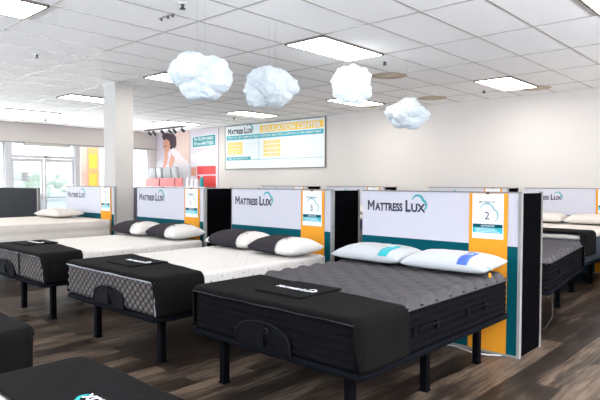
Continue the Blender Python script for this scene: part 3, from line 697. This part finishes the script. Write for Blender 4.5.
    if style in ('dark', 'diamond'):
        # carry handle patch in the middle of the foot end
        A = arch(.50, .165); yo = -.004
        h = obj('handle_patch', (lambda bm: (prism(bm, A, (handle_x, yo + .002, z0 + .004), X_, Z_, .012), bm)[1])(bmesh.new()), 'handle', t)
        P = [(handle_x + a, yo - .012, z0 + .004 + b_) for a, b_ in A]
        obj('patch_piping', tb(P, .006, 6), 'tape', h, True)
        obj('carry_strap', tb([(handle_x + .03, yo - .014, z0 + .165), (handle_x + .045, yo - .034, z0 + .10), (handle_x + .03, yo - .014, z0 + .02)], .010, 8), 'handle', h, True)
        obj('hang_ring', tb([(handle_x + .05 + .016 * math.cos(a * PI / 6), yo - .022, z0 + .125 + .016 * math.sin(a * PI / 6)) for a in range(12)], .003, 6, True), 'lip', h, True)
    return t
def foot_cover(x, y, rz, label, z0=.41, z1=.69, W=BW, D=.55, pad=True, pleats=False, rp=.07, padx=.0, logo_on=True, lip='lip', padd=0, skew=.0):
    flip_logo = 'nearest the camera' in label
    t = thing('foot_cover', label, 'foot cover', (x, y, 0), rz, 'black foot covers'); hw = W / 2 + .012; re = .07 if pleats else .055; zt = z1 + .020
    bm = bmesh.new(); st = []
    ys = [(-.008, .030), (-.012, .018), (-.008, .006), (.0, .001), (.012, 0)] + [(.012 + (D - .012) * k / 36, 0) for k in range(1, 37)]
    for yy, dz in ys:
        q = max(yy, 0); ins = rp - math.sqrt(max(0, rp * rp - (rp - q) ** 2)) if q < rp else 0
        st.append((yy, hw - ins * .8, zt - dz, zt - .045 if yy < 0 else ((zt + z0) / 2 if yy < .01 else z0 + .004)))
    rows = []
    for yy, w, z, zb in st:
        r = []; pl = (.0035 * math.sin(yy * 2 * PI / .032) if pleats else .0012 * math.sin(yy * 40))
        bulge = .004 * math.sin(yy * 13)
        for k in range(9): r.append((-w - (pl + bulge) * math.sin(PI * k / 9), yy, zb + (z - re - zb) * k / 9 if z - re > zb else zb))
        for k in range(6): a = PI / 2 * k / 5; r.append((-w + re * (1 - math.cos(a)), yy, max(zb, z - re) + (z - max(zb, z - re)) * math.sin(a)))
        for k in range(1, 20): r.append((-w + re + 2 * (w - re) * k / 20, yy, z + .0015 * math.sin(k * 1.3 + yy * 14)))
        for k in range(5, -1, -1): a = PI / 2 * k / 5; r.append((w - re * (1 - math.cos(a)), yy, max(zb, z - re) + (z - max(zb, z - re)) * math.sin(a)))
        for k in range(8, -1, -1): r.append((w + (pl + bulge) * math.sin(PI * k / 9), yy, zb + (z - re - zb) * k / 9 if z - re > zb else zb))
        rows.append([bm.verts.new((p[0], p[1] + (skew * max(0, p[1]) / D * (hw - p[0]) / (2 * hw)), p[2])) for p in r])
    for A, B in zip(rows, rows[1:]):
        for k in range(len(A) - 1):
            try: bm.faces.new((A[k], A[k + 1], B[k + 1], B[k]))
            except ValueError: pass
    bmesh.ops.recalc_face_normals(bm, faces=bm.faces[:])
    c = obj('cover_cloth', bm, 'cover', t, True)
    md = c.modifiers.new('thickness', 'SOLIDIFY'); md.thickness = .008; md.offset = 0
    # stitched front edge
    fe = [(-hw + .055 + 2 * (hw - .055) * k / 14, -.010 - .002 * math.sin(k), zt - .032 + .003 * math.sin(k * 1.7)) for k in range(15)]
    obj('front_edge', tb(fe, .005, 8), lip, t, True)
    if pad:
        x0, x1, y0, y1 = padx - .26, padx + .16, .17, .66 + padd
        if flip_logo: x0, x1, y0 = -.13, .32, .09
        p = obj('pad', bx(x0, x1, y0, y1, zt + .003, zt + .016, bev=.005), 'cover_pad', t)
        if flip_logo: logo(p, (-.08, .20, zt + .0165), X_, Vector((0, 1, 0)), .35, 'logowhite', 'tealtag', ('pad_lettering', 'pad_cloud'), .01)
        elif logo_on: logo(p, (x0 + .035, y0 + .17, zt + .0165), X_, Vector((0, 1, 0)), .35, 'logowhite', 'logowhite', ('pad_lettering', 'pad_cloud'), .01)
    return t
def pillow(x, y, z, rz, label, w=.70, d=.42, h=.15, tilt=.0, sleeve=None, tagm=None, group='pillows', m_='pillow'):
    t = thing('pillow', label, 'pillow', (x, y, z), rz, group); t.rotation_euler = (tilt, 0, rz)
    nu, nv = 44, 28
    def P(u, v, s, g=0):
        th = (max(0, 1 - abs(u) ** 4.5) ** .5) * (max(0, 1 - abs(v) ** 3.0) ** .55)
        px = w / 2 * u * (1 - .05 * (1 - v * v)) ; py = d / 2 * v * (1 - .07 * (1 - u * u) * .5 + .04 * u * u)
        wr = .006 * noise.noise(Vector((u * 4 + x * 7, v * 4, s)))
        zt = (h * .62 * th + wr * th) if s > 0 else -h * .38 * th ** .7
        return Vector((px, py, zt + h * .38 + (g if s > 0 else -g * .4)))
    bm = bmesh.new(); T = [[bm.verts.new(P(-1 + 2 * i / nu, -1 + 2 * j / nv, 1)) for j in range(nv + 1)] for i in range(nu + 1)]
    B = [[T[i][j] if i in (0, nu) or j in (0, nv) else bm.verts.new(P(-1 + 2 * i / nu, -1 + 2 * j / nv, -1)) for j in range(nv + 1)] for i in range(nu + 1)]
    for i in range(nu):
        for j in range(nv):
            bm.faces.new((T[i][j], T[i + 1][j], T[i + 1][j + 1], T[i][j + 1])); 
            if len({B[i][j], B[i][j + 1], B[i + 1][j + 1], B[i + 1][j]}) > 3: 
                try: bm.faces.new((B[i][j], B[i][j + 1], B[i + 1][j + 1], B[i + 1][j]))
                except ValueError: pass
    obj('pillow_body', bm, m_, t, True)
    if sleeve:
        u0, u1 = sleeve; bm = bmesh.new(); rings = []; n = 22
        for k in range(n + 1):
            u = u0 + (u1 - u0) * k / n; ring = []
            vv = [-1 + 2 * j / 24 for j in range(25)]
            for v in vv: q = P(u, v, 1, .006); q.y *= 1.03; ring.append(bm.verts.new(q))
            for v in vv[::-1][1:-1]: q = P(u, v, -1, .004); q.y *= 1.03; ring.append(bm.verts.new(q))
            rings.append(ring)
        for A, C in zip(rings, rings[1:]):
            m_n = len(A)
            for k in range(m_n): bm.faces.new((A[k], A[(k + 1) % m_n], C[(k + 1) % m_n], C[k]))
        obj('pillow_sleeve', bm, 'sleeve', t, True)
        # small stitched mark
        q = P(u1 + .16, -.45, 1, .003); bm = bmesh.new()
        tube(bm, [q + Vector((-.02, 0, 0)), q + Vector((-.005, .01, .004)), q + Vector((.02, .002, 0))], .003, 5); obj('stitched_mark', bm, 'sleeve', t)
    if tagm:
        ua, ub, mm = tagm; bm = bmesh.new(); g = []
        for k in range(9):
            v = -.95 + 1.1 * k / 8; sh = .02 * k / 8
            g.append([bm.verts.new(P(ua + (ub - ua) * j / 4 + sh, v, 1, .004)) for j in range(5)])
        for A, C in zip(g, g[1:]):
            for j in range(4): bm.faces.new((A[j], A[j + 1], C[j + 1], C[j]))
        r = bmesh.ops.extrude_face_region(bm, geom=bm.faces[:])
        for v in r['geom']:
            if isinstance(v, bmesh.types.BMVert): v.co.z -= .003
        k_ = obj('pillow_label', bm, mm, t, True)
        bm = bmesh.new(); q = P((ua + ub) / 2 + .01, -.3, 1, .0055)
        add_text(bm, 'LUX', q + Vector((-.03, 0, 0)), X_, Vector((0, .9, .25)).normalized(), .035, .06); obj('label_print', bm, 'paper', k_)
    return t

XC = {'m': -2.525, 'b': -4.42, 'a': -6.50}
# nearest bed
bed_frame(XC['m'], 2.41, 0, 'black metal frame with square legs under the nearest charcoal mattress')
mattress(XC['m'], 2.41, 0, 'dark', 'charcoal mattress with grey tufted top, nearest in the first row')
foot_cover(XC['m'], 2.41, 0, 'black foot cover with logo pad on the nearest charcoal mattress', padx=0, D=.47, padd=-.06, skew=.20)
pillow(-2.915, 4.24, .755, -.03, 'white pillow with teal label on the nearest bed', w=.735, d=.46, h=.135, tilt=.06, tagm=(.42, .68, 'tealtag'))
pillow(-2.155, 4.22, .755, .02, 'white pillow with blue label on the nearest bed', w=.735, d=.46, h=.135, tilt=.06, tagm=(.36, .60, 'bluetag'))
t = thing('hang_tag', 'small orange and white tag hanging from the corner of the blue-labelled pillow', 'tag', (-1.775, 4.05, .742), .2)
obj('tag_card', bx(0, .018, -.002, .002, 0, .035), 'orange', t); obj('tag_string', tb([(.015, 0, .05), (.0, .01, .075), (-.02, .02, .07)], .003, 5), 'tealtag', t)
# second bed
f_ = bed_frame(XC['b'], 2.36, 0, 'black metal frame under the middle taupe quilted mattress', legs=[(-.47, .17), (.585, .17), (-.50, 1.02), (.50, 1.02), (-.50, 1.84), (.50, 1.84)])
obj('care_tag', bx(.765, .768, .50, .60, .33, .366), 'paper', f_)
mattress(XC['b'], 2.36, 0, 'diamond', 'taupe diamond quilted mattress with white protector, middle bed of the first row', handle_x=.06, z1=.695)
foot_cover(XC['b'], 2.36, 0, 'black foot cover with logo pad on the middle quilted mattress', pleats=True, z1=.695, padx=-.04, rp=.05, lip='whitepipe', D=.455, padd=-.11, skew=.22)
pillow(-4.80, 4.22, .730, -.02, 'charcoal sleeved white pillow, left one on the middle bed', w=.74, d=.44, h=.175, tilt=.06, sleeve=(-.82, .50), m_='pillow_cream')
pillow(-3.98, 4.11, .730, -.08, 'charcoal sleeved white pillow, right one on the middle bed', w=.72, d=.42, h=.165, tilt=.06, sleeve=(-.96, .22), m_='pillow_cream')
# third bed
bed_frame(XC['a'], 2.38, 0, 'black metal frame under the leftmost taupe quilted mattress', legs=[(-.17, .17), (.60, .17), (-.55, 1.02), (.55, 1.02), (-.55, 1.84), (.55, 1.84)])
mattress(XC['a'], 2.38, 0, 'diamond', 'taupe diamond quilted mattress at the left picture edge, white protector', handle_x=-.21, z1=.695)
t = tag(obj('foot_seam_strap', bx(-.008, .008, -.014, -.004, .41, .68), 'tape', None, loc=(XC['a'] + .16, 2.38, 0)), 'black vertical strap down the foot of the leftmost quilted mattress', 'strap')
foot_cover(XC['a'], 2.38, 0, 'black foot cover with logo pad on the leftmost quilted mattress', z1=.695, padx=-.30, rp=.05, D=.42, pleats=True, padd=-.10, skew=.20)
pillow(-6.98, 4.24, .730, -.05, 'charcoal sleeved white pillow, left one on the bed beside the column', w=.80, d=.44, h=.175, tilt=.06, sleeve=(-.96, .36), m_='pillow_cream')
pillow(-6.17, 4.28, .730, -.10, 'charcoal sleeved white pillow, right one on the bed beside the column', w=.80, d=.44, h=.175, tilt=.06, sleeve=(-.96, .28), m_='pillow_cream')
# fourth bed, thick cream mattress
bed_frame(-9.16, 2.52, 0, 'black metal frame under the thick cream mattress', W=1.70)
mattress(-9.16, 2.48, 0, 'white', 'thick layered cream mattress at the far left of the first row', z0=.406, z1=.835, W=1.72, L=2.08)
pillow(-9.5, 4.22, .865, 0, 'plain cream pillow on the thick cream mattress', w=.95, d=.44, h=.13, tilt=.05, m_='cream')

# back-to-back bed behind the nearest display: head at the display, foot away from the camera
bx_, by_, br_ = -2.835, 7.507, PI + .122
bed_frame(bx_, by_, br_, 'black metal frame of the bed behind the nearest display', legs=[(s * .59, yy) for yy in (.735, 1.80) for s in (-1, 1)])
mattress(bx_, by_, br_, 'backdark', 'charcoal mattress with grey tufted top, behind the nearest display', z1=.69)
foot_cover(bx_, by_, br_, 'black foot cover on the mattress behind the nearest display', pad=False, D=.14)
bed_frame(-4.86, 7.22, PI, 'black metal frame of the bed behind the number 3 display')
mattress(-4.86, 7.22, PI, 'backdark', 'charcoal mattress behind the number 3 display', z1=.69)

# beds of the back wall row
for k, (xc, w1, w2) in enumerate(((-2.90, 'below the back wall display at the right picture edge', 'at the right picture edge'), (-.78, 'of the back wall row, beyond the right picture edge', 'right of the picture'),
        (-4.78, 'of the back wall row, hidden by the nearest display', 'hidden by the nearest display'), (-7.42, 'in the gap by the nearest display', 'in the gap left of the nearest display'))):
    bed_frame(xc, 7.78, 0, 'black metal frame of the bed ' + w1)
    mattress(xc, 7.78, 0, 'far', 'white topped mattress with dark navy side ' + w2, z0=.406, z1=.80)
    foot_cover(xc, 7.78, 0, 'black foot cover on the white topped mattress ' + w2, z0=.5, z1=.80, pad=False, D=.50)
    for s, nm in ((-1, 'left'), (1, 'right')):
        pillow(xc + s * .37, 9.55, .834, 0, 'plain white pillow, %s one on the bed %s' % (nm, w2), w=.72, d=.42, h=.14, tilt=.08, m_='cream')

# beds in front, feet turned away from the camera
bed_frame(-1.53, 1.10, PI, 'black metal frame under the dark mattress in the foreground at the bottom edge')
mattress(-1.53, 1.10, PI, 'diamond', 'mattress in the bottom foreground, mostly under a black cover', z1=.695)
foot_cover(-1.53, 1.10, PI, 'black foot cover in the bottom foreground, nearest the camera', z1=.695, padx=0.05, rp=.06, D=.385, padd=-.28)
bed_frame(-3.76, 1.20, PI, 'black metal frame under the dark mattress cut off by the lower left edge')
mattress(-3.76, 1.20, PI, 'dark', 'dark mattress cut off by the lower left picture edge', z1=.66)
foot_cover(-3.76, 1.20, PI, 'black foot cover on the mattress at the lower left edge', z1=.66, padx=0, rp=.07, D=.95, pad=False)

# cables
tag(obj('power_cable', tb([(-2.62, 4.52, .006), (-2.45, 4.50, .006), (-2.30, 4.55, .006), (-2.10, 4.46, .012), (-1.98, 4.50, .006), (-1.88, 4.56, .006)], .006, 8), 'metalwhite', None, True), 'white cable on the floor under the head of the nearest bed', 'cable')
tag(obj('power_cable', tb([(-1.96, 5.98, .355), (-1.93, 5.95, .25), (-1.90, 5.88, .10), (-1.92, 5.75, .006), (-2.0, 5.5, .006)], .004, 8), 'dark_metal', None, True), 'thin black cable hanging from the bed behind the nearest display', 'cable')
